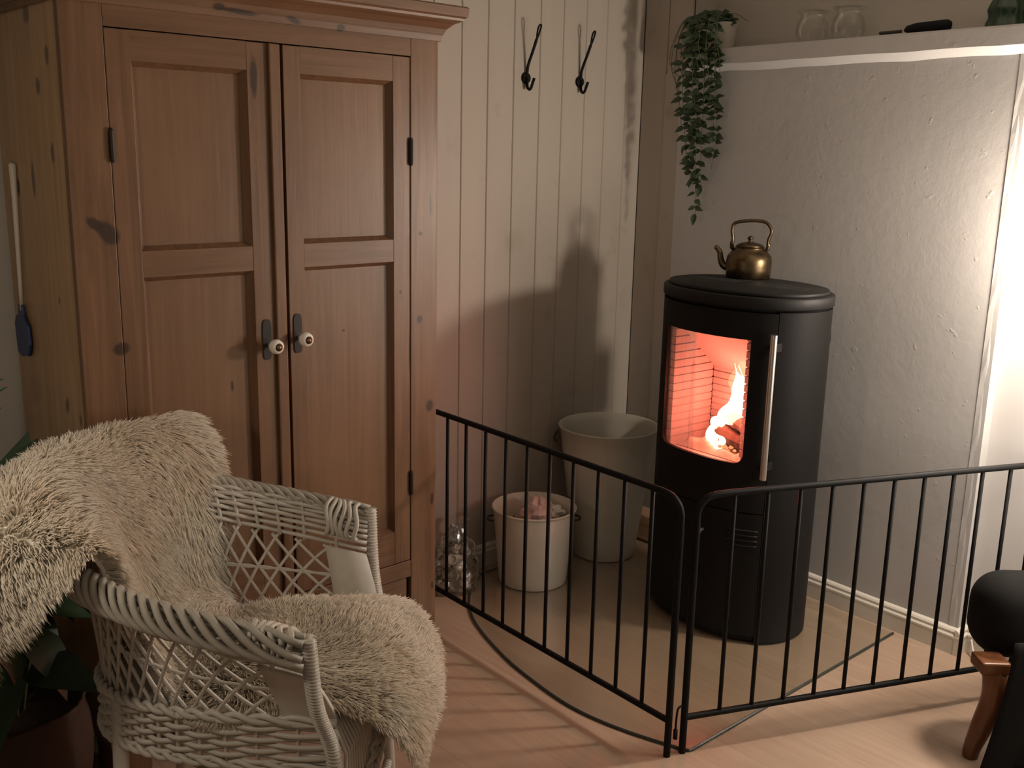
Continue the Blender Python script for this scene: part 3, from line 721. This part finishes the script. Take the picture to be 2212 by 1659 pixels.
obj('grip', MB().tube([(0, .075, .010), (0, .066, .0125), (0, .04, .014), (0, -.04, .0145), (0, -.055, .0145), (0, -.064, .013), (0, -.067, .0125)], [.004, .011, .0155, .018, .0182, .014, .005], 14), M['gate'], lt, smooth=True)
obj('nozzle', MB().tube([(0, .085, .0085), (0, .155, .0075)], .005, 10), M['wire'], lt, smooth=True, auto=40)
t = NT('dark_green_glaze'); t.set(Base_Color=t.mix(t.noise(t.coord(), 18, 3), (.008, .03, .012), (.02, .05, .022)), Roughness=.3); M['green'] = t.m
gv = empty('green_vase', onledge(1.315, .05), 0, 'dark green glass vase at the right end of the ledge', 'vase')
rr = []
for r_, z in ((.050, 0), (.055, .004), (.053, .015), (.047, .028), (.049, .04), (.052, .048), (.050, .056), (.043, .072), (.035, .088), (.032, .105), (.037, .12), (.034, .121), (.028, .105)):
    rr.append([(r_*(1+.06*math.cos(8*a))*math.cos(a), r_*(1+.06*math.cos(8*a))*math.sin(a), z) for a in np.linspace(0, 2*math.pi, 48, endpoint=False)])
obj('vase_body', MB().loft(rr), M['green'], gv, smooth=True, auto=50)

# ------------------------------------------------------------------ fly swatter on the wardrobe side
fs = empty('fly_swatter', (WX0-.004, 2.57, 1.12), 0, 'blue fly swatter with a white handle hanging on the wardrobe side', 'fly swatter')
def S(y, z, x=0): return (x-.004, y-2.57, z-1.12)
obj('stick', MB().tube([S(2.555, 1.455), S(2.557, 1.45), S(2.559, 1.38), S(2.566, 1.28), S(2.574, 1.17), S(2.578, 1.108)], [.006, .0085, .0068, .0058, .005, .0045], 10), M['whitestick'], fs, smooth=True)
pad = [(2.596, 1.122), (2.566, 1.122), (2.564, 1.098), (2.55, 1.085), (2.535, 1.075), (2.530, 1.03), (2.548, 1.0), (2.60, .992), (2.628, 1.0), (2.634, 1.07), (2.622, 1.088), (2.598, 1.098)]
obj('paddle', MB().loft([[S(a, b, x_) for a, b in pad] for x_ in (.003, -.003)]), M['blue'], fs, bevel=.001)
for k in range(0): pass

# ------------------------------------------------------------------ wicker armchair
CMX, CMY = 1.021, 1.612
CA = math.atan2(-.692, .722)
ch = empty('wicker_armchair', (CMX, CMY, 0), CA, 'white wicker armchair with lattice sides in front of the wardrobe', 'chair')
def zrim(s):
    p = U(s, .322, .53, 0); return .69+.19*abs(p[0])+.05*max(0, 1-(p[1]/.322)**2)*min(1, abs(p[0])/.4)
def U(s, W, D, x0, n=.66):
    ph = math.pi*(s+1)/2; c, q = math.cos(ph), math.sin(ph)
    return np.array([x0-D*abs(q)**n, -W*math.copysign(abs(c)**n, c)])
ZS = .495
def shell(s, h):
    a = U(s, .235, .495, .035); b = U(s, .278, .475, .0); z = ZS+(zrim(s)-.085-ZS)*h
    k = h**1.25
    p = a+(b-a)*k; return np.array([p[0], p[1], z])
def band(s, v):       # flared rim band from its lower inner edge to the outer top edge
    a = U(s, .278, .475, .0); b = U(s, .322, .53, 0.0); p = a+(b-a)*(v**.9)
    return np.array([p[0], p[1], zrim(s)-.085+.085*math.sin(v*math.pi/2)**.9])
NST = 34
def weave(fn, rows, ns, r, nst, amp, s0=-1, s1=1, rs=.0042, stakes=True):
    mb = MB(); ss = np.linspace(s0, s1, ns)
    base = np.array([[fn(s, (j+.5)/rows) for s in ss] for j in range(rows)])
    for j in range(rows):
        P = base[j]; T = np.gradient(P, axis=0)
        Vv = base[min(j+1, rows-1)]-base[max(j-1, 0)]
        N = np.cross(T, Vv); N /= (np.linalg.norm(N, axis=1)[:, None]+1e-9)
        ph = np.sin((ss-s0)/(s1-s0)*math.pi*nst+j*math.pi)
        mb.tube(P+N*(amp*ph)[:, None], r, 5)
    if stakes:
        for k in range(nst):
            s = s0+(s1-s0)*(k+.5)/nst; mb.tube([fn(s, v) for v in np.linspace(0, 1, 6)], rs, 5)
    return mb
def cpart(name, mb, mat='whitewick', smooth=True, **k): return obj(name, mb, M[mat], ch, smooth=smooth, **k)
o = cpart('arm_band', weave(band, 10, 240, .0050, 30, .0045)); o['kind'] = 'stuff'
# braided outer edge
mb = MB(); ss = np.linspace(-1, 1, 420)
for k in range(6):
    P = []
    for s in ss:
        b = U(s, .328, .538, .0); a = 24*math.pi*(s+1)/2+k*2*math.pi/6
        c0 = U(s, .30, .50, .0); nrm = (b-c0); nrm /= np.linalg.norm(nrm)+1e-9
        q = b+nrm*(.017*math.cos(a)); P.append((q[0], q[1], zrim(s)-.012+.024*math.sin(a)-.35*.017*math.cos(a)))
    mb.tube(P, .0068, 5)
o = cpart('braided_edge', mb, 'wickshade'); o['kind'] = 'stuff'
o = cpart('apron_band', weave(lambda s, v: np.array([*U(s, .240, .502, .035), .405+.09*v]), 8, 200, .0052, 30, .005)); o['kind'] = 'stuff'
# twisted cords closing the top and bottom of the apron and the foot of the lattice
for nm, z in (('seat_cord', .497), ('apron_cord', .403)):
    mb = MB()
    for k in range(2):
        mb.tube([(*(U(s, .243+.004*math.cos(60*s+k*math.pi), .505+.004*math.cos(60*s+k*math.pi), .035)), z+.006*math.sin(60*s+k*math.pi)) for s in np.linspace(-1, 1, 300)], .006, 5)
    cpart(nm, mb)
# lattice canes: two families of slanting canes on the shell
def cane(s0, dirn, span=.165, off=.0):
    pts = []
    for h in np.linspace(0, 1, 14):
        s = s0+dirn*span*(h-.5)
        if abs(s) > .985: continue
        p = shell(s, h); c0 = shell(s, .5)*0
        pts.append(p+np.array([dirn*.002, 0, 0]))
    return pts
for dirn in (1, -1):
    for s0 in np.arange(-1.04, 1.041, .066):
        P = cane(s0+(.02 if dirn < 0 else 0), dirn)
        if len(P) >= 4: cpart('lattice_cane', MB().tube(P, .0038, 6))
# lattice: one level woven cord half way up
mb = MB()
for k in range(2): mb.tube([shell(s, .52+.012*math.sin(55*s+k*math.pi)) for s in np.linspace(-.98, .98, 240)], .0032, 5)
cpart('lattice_cord', mb)
for sgn in (-1, 1):
    y = sgn*.318
    post = spline([(.004, y, .70), (.012, sgn*.300, .56), (.034, sgn*.268, .44), (.045, sgn*.27, .22), (.055, sgn*.28, .0)], 26)
    cpart('front_post', MB().tube(post, .0125, 10))
    # wrapped flat strip beside the post
    def strip(u, v, sgn=sgn):
        p = shell(sgn*(1-.055*v), 1-u); return (p[0], p[1], p[2])
    o = cpart('post_strip', MB().grid(strip, 14, 3), solid=.008)
    wr_ = MB(); T = np.linspace(0, 1, 460)
    Pp = np.array([post[min(int(t_*17), 16)]*(1-(t_*17 % 1))+post[min(int(t_*17)+1, 17)]*(t_*17 % 1) for t_ in T])
    wr_.tube([(p[0]+.0135*math.cos(360*t_), p[1]+.0135*math.sin(360*t_), p[2]) for p, t_ in zip(Pp, T)], .0019, 4)
    cpart('post_wrapping', wr_)
    # knotted arm end: three wrapped turns
    kn = MB()
    for k in range(6):
        c = band(sgn*(.992-.008*k), .5)
        ring = [(c[0]+.004*math.sin(3*a+k)+.004, c[1]+sgn*.031*math.cos(a), c[2]+.034*math.sin(a)+.014*math.cos(a)) for a in np.linspace(0, 2*math.pi, 26)]
        kn.tube(ring, .0055, 6)
    cpart('arm_end_wrapping', kn)
    rl = U(sgn*.42, .238, .495, .035); 
    cpart('rear_leg', MB().tube([(rl[0], rl[1], .50), (rl[0]-.01, rl[1], .25), (rl[0]-.035, rl[1]*1.05, 0)], [.015, .015, .012], 10))
# seat, stretchers, front apron
def seatf(u, v):
    s = -1+2*u; e = U(s, .232, .49, .035); c = np.array([.035, 0.]); 
    p = np.array([c[0]-(.20)*(1-v), 0])*(1-v)+e*v if v < 1 else e
    return (p[0], p[1], .488+.012*(1-v))
cpart('seat_mat', MB().grid(seatf, 40, 6), solid=.006)
for sgn in (-1, 1):
    cpart('side_stretcher', MB().tube(spline([(.05, sgn*.275, .16), (-.2, sgn*.24, .20), (-.42, sgn*.17, .16)], 16), .010, 8))
cpart('cross_stretcher', MB().tube([(.05, -.275, .17), (-.2, 0, .19), (-.42, .17, .15)], .010, 8))
cpart('cross_stretcher', MB().tube([(.05, .275, .17), (-.2, 0, .21), (-.42, -.17, .15)], .010, 8))
mb = MB(); 
for k in range(3): mb.tube([(.048+.007*math.cos(120*t_+k*2.1), -.27+.54*t_, .085+.007*math.sin(120*t_+k*2.1)) for t_ in np.linspace(0, 1, 120)], .005, 5)
cpart('front_stretcher', mb)
mb = MB()
def arch(y): return .37-.19*(abs(y)/.26)**2.2
for k in range(38):
    y = -.255+.51*k/37; b = .05+.035*(1-(y/.26)**2); mb.tube([(.032, y*.96, .49), (.05+.02*(1-(y/.27)**2), y*.98, .44), (b, y, max(arch(y)+.0, .19))], .0040, 5)
for j in range(4):
    mb.tube([(.055+.034*(1-(y/.26)**2)+.003*math.sin(230*y+j*math.pi), y, max(arch(y), .19)+.016*j) for y in np.linspace(-.255, .255, 100)], .0036, 5)
o = cpart('front_apron', mb); o['kind'] = 'stuff'
mb = MB()
for k in range(3): mb.tube([(.056+.034*(1-(y/.26)**2)+.006*math.cos(140*y+k*2.1), y, max(arch(y), .19)-.004+.006*math.sin(140*y+k*2.1)) for y in np.linspace(-.258, .258, 140)], .005, 5)
cpart('apron_arch_edge', mb)

# ------------------------------------------------------------------ sheepskin
sk = empty('sheepskin', (CMX, CMY, 0), CA, 'shaggy cream sheepskin draped over the back and seat of the wicker armchair', 'sheepskin')
#          x      z     half-width  y-centre  bow (x shift at the edges)
CL = np.array([(-.605, .655, .12, -.13, .02), (-.625, .70, .20, -.13, .03), (-.632, .77, .26, -.11, .05), (-.60, .855, .30, -.055, .07), (-.535, .905, .325, -.018, .085), (-.475, .865, .31, .003, .09),
      (-.44, .78, .275, .02, .085), (-.41, .68, .235, .02, .07), (-.375, .58, .205, .015, .05), (-.31, .527, .195, .0, .02), (-.20, .515, .195, .0, .0), (-.06, .53, .205, .01, .0), (.05, .535, .225, .02, -.01), (.115, .51, .215, .02, -.02), (.15, .45, .185, .02, -.02), (.155, .385, .12, .03, .0)])
CS = spline(CL, 90)
def skin_pt(a, b):   # a 0..1 along, b -1..1 across
    i = min(int(a*89), 88); t_ = a*89-i; q = CS[i]*(1-t_)+CS[i+1]*t_
    x_, z_, hw, yc, bow = q
    far = .035*abs(b)**3*(.35 if a < .4 else 1)
    wf_ = max(0., min(1., (.37-a)/.12))*max(0., min(1., a/.06))
    y_ = yc+hw*b
    if b < 0:
        t = -b; flap = .16*max(0., (t-.42)/.58)**1.4
        y_ = yc-hw*(t*(1-wf_)+wf_*math.sin(min(1, t*1.05)*math.pi/2)*1.0)
        z_ -= far*(1-wf_)+flap*wf_
    else: z_ -= far
    z_ += .008*math.sin(11*a*3+4*b)
    return np.array([x_+bow*abs(b)**2.2, y_, z_])
NA, NB = 90, 36
G = np.array([[skin_pt(i/NA, -1+2*j/NB) for j in range(NB+1)] for i in range(NA+1)])
hide = MB(); hide.grid(lambda u, v: G[int(round(u*NA)), int(round(v*NB))], NA, NB)
obj('hide', hide, M['hide'], sk, smooth=True, solid=.012)
DA = np.gradient(G, axis=0); DB = np.gradient(G, axis=1)
NN = np.cross(DA, DB); NN /= np.linalg.norm(NN, axis=2)[:, :, None]+1e-9
# outward = the side away from the hide's underside: over the back and on the seat this is up / forward
if NN[NA//2, NB//2][2] < 0: NN = -NN
NT_ = 105000
area = np.linalg.norm(np.cross(DA, DB), axis=2)[:-1, :-1].ravel(); pr = area/area.sum()
cell = rng.choice(len(pr), NT_, p=pr); ci, cj = cell//NB, cell % NB
fu, fv_ = rng.random(NT_), rng.random(NT_)
# denser wool along the edges
ne = 13000; ei = rng.integers(0, NA, ne); cj[:ne] = np.where(rng.random(ne) < .5, 0, NB-1); ci[:ne] = ei
def lerp(A): 
    return (A[ci, cj]*((1-fu)*(1-fv_))[:, None]+A[ci+1, cj]*(fu*(1-fv_))[:, None]+A[ci, cj+1]*((1-fu)*fv_)[:, None]+A[ci+1, cj+1]*(fu*fv_)[:, None])
P0 = lerp(G); N0 = lerp(NN); N0 /= np.linalg.norm(N0, axis=1)[:, None]; flip = ((ci/NA) < .17) & (rng.random(NT_) < .5); N0[flip] *= -1; TA = lerp(DA); TA /= np.linalg.norm(TA, axis=1)[:, None]+1e-9
TB = lerp(DB); TB /= np.linalg.norm(TB, axis=1)[:, None]+1e-9
bb = -1+2*(cj+fv_)/NB; aa = (ci+fu)/NA
# smooth field of lock directions
def field(p, s, ph): return np.sin(p[:, 0]*s+ph)+np.sin(p[:, 1]*s*1.3+2*ph)+np.sin(p[:, 2]*s*.9+3*ph)
lean_b = .22*field(P0, 17, .3)+.95*np.sign(bb)*np.abs(bb)**5
lean_a = .30*field(P0, 14, 1.9)+.25+np.clip((aa-.9)*8, 0, .9)-np.clip((.1-aa)*8, 0, .9)
D0 = N0*.8+TB*lean_b[:, None]+TA*lean_a[:, None]+rng.normal(size=(NT_, 3))*.12
D0 /= np.linalg.norm(D0, axis=1)[:, None]
Lh = (.052+.010*field(P0, 30, .7)*.4)*rng.uniform(.6, 1.2, NT_)
# clump: pull tips to nearby lock centres
wa = aa+.012*np.sin(19*bb+31*aa)+.006*np.sin(47*bb+3); wbb = bb+.05*np.sin(43*aa+5*bb)+.025*np.sin(90*aa+1)
cell_id = np.floor((wa*62+2)).astype(int)*100+np.floor((wbb+1.2)*15+.5*(np.floor(wa*62) % 2)).astype(int)
tip = P0+D0*Lh[:, None]; grav = np.array([0, 0, -1.])
tip += grav*(Lh*.28)[:, None]
uq, inv = np.unique(cell_id, return_inverse=True); cnt_ = np.bincount(inv); cen = np.stack([np.bincount(inv, tip[:, k])/cnt_ for k in range(3)], 1)[inv]
tip = tip+(cen-tip)*rng.uniform(.15, .6, NT_)[:, None]
mid = P0+(tip-P0)*.5+N0*(Lh*.16)[:, None]+grav*0
q1 = P0+(mid-P0)*.5+N0*(Lh*.07)[:, None]
rings = [(P0, .0012), (mid, .0011), (tip*.72+mid*.28, .0007)]
ax = np.cross(tip-P0, rng.normal(size=(NT_, 3))); ax /= np.linalg.norm(ax, axis=1)[:, None]+1e-9
ay = np.cross(tip-P0, ax); ay /= np.linalg.norm(ay, axis=1)[:, None]+1e-9
V = []
for P, r in rings:
    for k in range(3):
        an = 2*math.pi*k/3; V.append(P+(ax*math.cos(an)+ay*math.sin(an))*r)
V.append(tip)
V = np.stack(V, 1).reshape(-1, 3); base = (np.arange(NT_)*10)[:, None]
quads = [(0, 1, 4, 3), (1, 2, 5, 4), (2, 0, 3, 5), (3, 4, 7, 6), (4, 5, 8, 7), (5, 3, 6, 8)]; tris = [(6, 7, 9), (7, 8, 9), (8, 6, 9)]
Q = np.concatenate([base+np.array(q)[None] for q in quads], 0); T3 = np.concatenate([base+np.array(q)[None] for q in tris], 0)
me = bpy.data.meshes.new('fleece'); me.vertices.add(len(V)); me.vertices.foreach_set('co', V.astype(np.float32).ravel())
nl = len(Q)*4+len(T3)*3; me.loops.add(nl); me.loops.foreach_set('vertex_index', np.concatenate([Q.ravel(), T3.ravel()]).astype(np.int32))
me.polygons.add(len(Q)+len(T3)); me.polygons.foreach_set('loop_start', np.concatenate([np.arange(len(Q))*4, len(Q)*4+np.arange(len(T3))*3]).astype(np.int32))
me.polygons.foreach_set('use_smooth', [True]*(len(Q)+len(T3))); me.update(calc_edges=True)
fo = link('fleece', me, M['fur'], sk); fo['kind'] = 'stuff'

# ------------------------------------------------------------------ potted plant behind the chair
PX, PYY = .553, 2.29
pp = empty('potted_plant', (PX, PYY, 0), 0, 'dark leafy house plant in a brown basket behind the wicker armchair', 'plant')
rr = []
for r_, z in ((.115, 0), (.14, .02), (.158, .08), (.165, .15), (.16, .21), (.15, .255), (.154, .265), (.148, .268), (.14, .24)):
    r_ *= 1.1
    rr.append([((r_+.002*math.sin(40*a+z*200))*math.cos(a), (r_+.002*math.sin(40*a+z*200))*math.sin(a), z+(.006*math.sin(3*a) if z > .25 else 0)) for a in np.linspace(0, 2*math.pi, 72, endpoint=False)])
obj('basket', MB().loft(rr), M['basket'], pp, smooth=True)
obj('soil', MB().lathe([(.142, .20), (.14, .22)], n=30), M['soil'], pp)
big = [leafmesh('leaf', L, W, .25, M['leaf_d'], .35) for L, W in ((.24, .075), (.20, .085), (.28, .07))]
R = random.Random(21); stm = MB()
for k in range(34):
    a = R.uniform(0, 6.283); h = R.uniform(.28, .86); q = R.uniform(.05, .20)
    tipp = Vector((q*math.cos(a)-.04, q*math.sin(a)*.8+.02, h))
    if tipp.x+PX > .60 and h > .55: tipp.x -= .12
    stm.tube(spline([(.03*math.cos(a), .03*math.sin(a), .2), (tipp.x*.5, tipp.y*.5, .2+(h-.2)*.6), tuple(tipp)], 10), .004, 6)
    d = Vector((math.cos(a)*.8-.15, math.sin(a)*.8, R.uniform(-.7, .2))).normalized(); nr = Vector((.3*math.cos(a)+R.uniform(-.3, .3), -.5, 1))
    za = (nr-d*nr.dot(d)).normalized(); xa = d.cross(za)
    o = link('leaf', R.choice(big), None, pp); o.location = tipp; o.rotation_euler = Matrix((xa, d, za)).transposed().to_euler(); s_ = R.uniform(.6, .95); o.scale = (s_, s_, s_)
    # keep clear of wardrobe and wall
for lx, ly, lz, dx, dy, dz, k_, w_ in ((.55, 2.27, .70, .5, .0, .75, .85, 1), (.60, 2.33, .68, .25, -.1, .9, .8, 1), (.50, 2.30, .66, .3, .0, .8, .9, 1), (.62, 2.26, .72, .35, -.15, .7, .7, 1), (.55, 2.25, .985, .9, .1, .18, .30, .35), (.55, 2.25, 1.012, .9, .1, .05, .28, .3), (.54, 2.25, .94, .8, .1, .2, .28, .35)):
    d = Vector((dx, dy, dz)).normalized(); nr = Vector((-.35, -1, .25)); za = (nr-d*nr.dot(d)).normalized(); xa = d.cross(za)
    stm.tube(spline([(.0, .0, .2), ((lx-PX)*.6-.03, (ly-PYY)*.6, .2+(lz-.2)*.6), (lx-PX, ly-PYY, lz)], 10), .0035, 6)
    o = link('leaf', big[0], None, pp); o.location = (lx-PX, ly-PYY, lz); o.rotation_euler = Matrix((xa, d, za)).transposed().to_euler(); o.scale = (k_*w_, k_, k_)
for o in pp.children:
    if o.name.startswith('leaf'):
        mm = Matrix.LocRotScale(o.location, o.rotation_euler, o.scale); vv = [mm @ q.co for q in o.data.vertices]
        ex = PX+max(q.x for q in vv)-.742; ey = PYY+max(q.y for q in vv)-2.66
        if ex > 0: o.location.x -= ex
        if ey > 0: o.location.y -= ey
obj('stem', stm, M['stem'], pp, smooth=True)

# ------------------------------------------------------------------ black padded chair at the right edge
ps = empty('padded_stool', (2.487, .925, 0), -AZ, 'low black padded stool with a curved reddish wooden leg at the right edge', 'stool')
obj('cushion', MB().box((.008, .022, .235), (.46, .20, .462)), M['blackcloth'], ps, smooth=True, bevel=.085, seg=8)
for lx, ly in ((0, 0), (.38, 0)):
    sx, sy = (1 if lx == 0 else -1), (1 if ly == 0 else -1)
    obj('leg_block', MB().box((lx-.012, ly-.022, .238), (lx+.062, ly+.05, .272)), M['redwood'], ps, bevel=.006)
    P = spline([(lx+.032, ly+.010, .245), (lx+.040, ly+.002, .205), (lx+.036, ly, .15), (lx+.016, ly, .08), (lx-.002, ly-.004, .025), (lx-.006, ly-.006, .0)], 24)
    obj('leg', MB().tube(P, np.interp(np.linspace(0, 1, 24), [0, .2, .5, .8, 1], [.030, .033, .029, .021, .019]), 12), M['redwood'], ps, smooth=True, auto=50)
def throw(u, v):
    z = .34-.34*v; xl = .050-.075*v**1.6; x_ = xl+(.40-xl)*u
    return (x_, -.045-.05*v+.012*math.sin(22*u+3*v)*(.3+v), max(z, .004))
obj('hanging_cloth', MB().grid(throw, 24, 12), M['blackcloth'], ps, smooth=True, solid=.008)
# ------------------------------------------------------------------ the lit wall lamp in the recess (just right of the frame)
wl = empty('wall_lamp', (chx(LAMP.y)+.05, LAMP.y, LAMP.z), 0, 'lit wall lamp with a bare round bulb on the white recess wall', 'lamp')
ax_ = LAMP.x-wl.location.x
def lx(prof, n=24):
    b = MB().lathe(prof, n=n); b.v = [(-z, y, x) for x, y, z in b.v]; return b
obj('wall_plate', lx([(.045, .0), (.045, .010), (.038, .016), (.012, .018)]), M['skirt'], wl, smooth=True, auto=40)
obj('arm', lx([(.008, .016), (.008, -ax_-.065)]), M['skirt'], wl, smooth=True, auto=40)
obj('socket', lx([(.016, -ax_-.075), (.019, -ax_-.07), (.019, -ax_-.042), (.014, -ax_-.036)]), M['skirt'], wl, smooth=True, auto=40)
obj('bulb', lx([(.012, -ax_-.040), (.020, -ax_-.034), (.034, -ax_-.016), (.037, -ax_), (.033, -ax_+.018), (.020, -ax_+.032), (.002, -ax_+.037)]), emis('lit_bulb', (1, .845, .71), 8), wl, smooth=True)

# ------------------------------------------------------------------ white lamp cord by the skirting
cd = spline([(chx(1.18)+.03, 1.175, .05), (chx(1.15)+.01, 1.155, .02), (chx(1.12)-.03, 1.12, .004), (chx(1.05)-.06, 1.04, .004), (chx(.95)-.03, .95, .004)], 40)
tag(obj('lamp_cord', MB().tube(cd, .0032, 8), M['cordw'], smooth=True), 'white electric cord lying by the skirting at the chimney corner', 'cord')
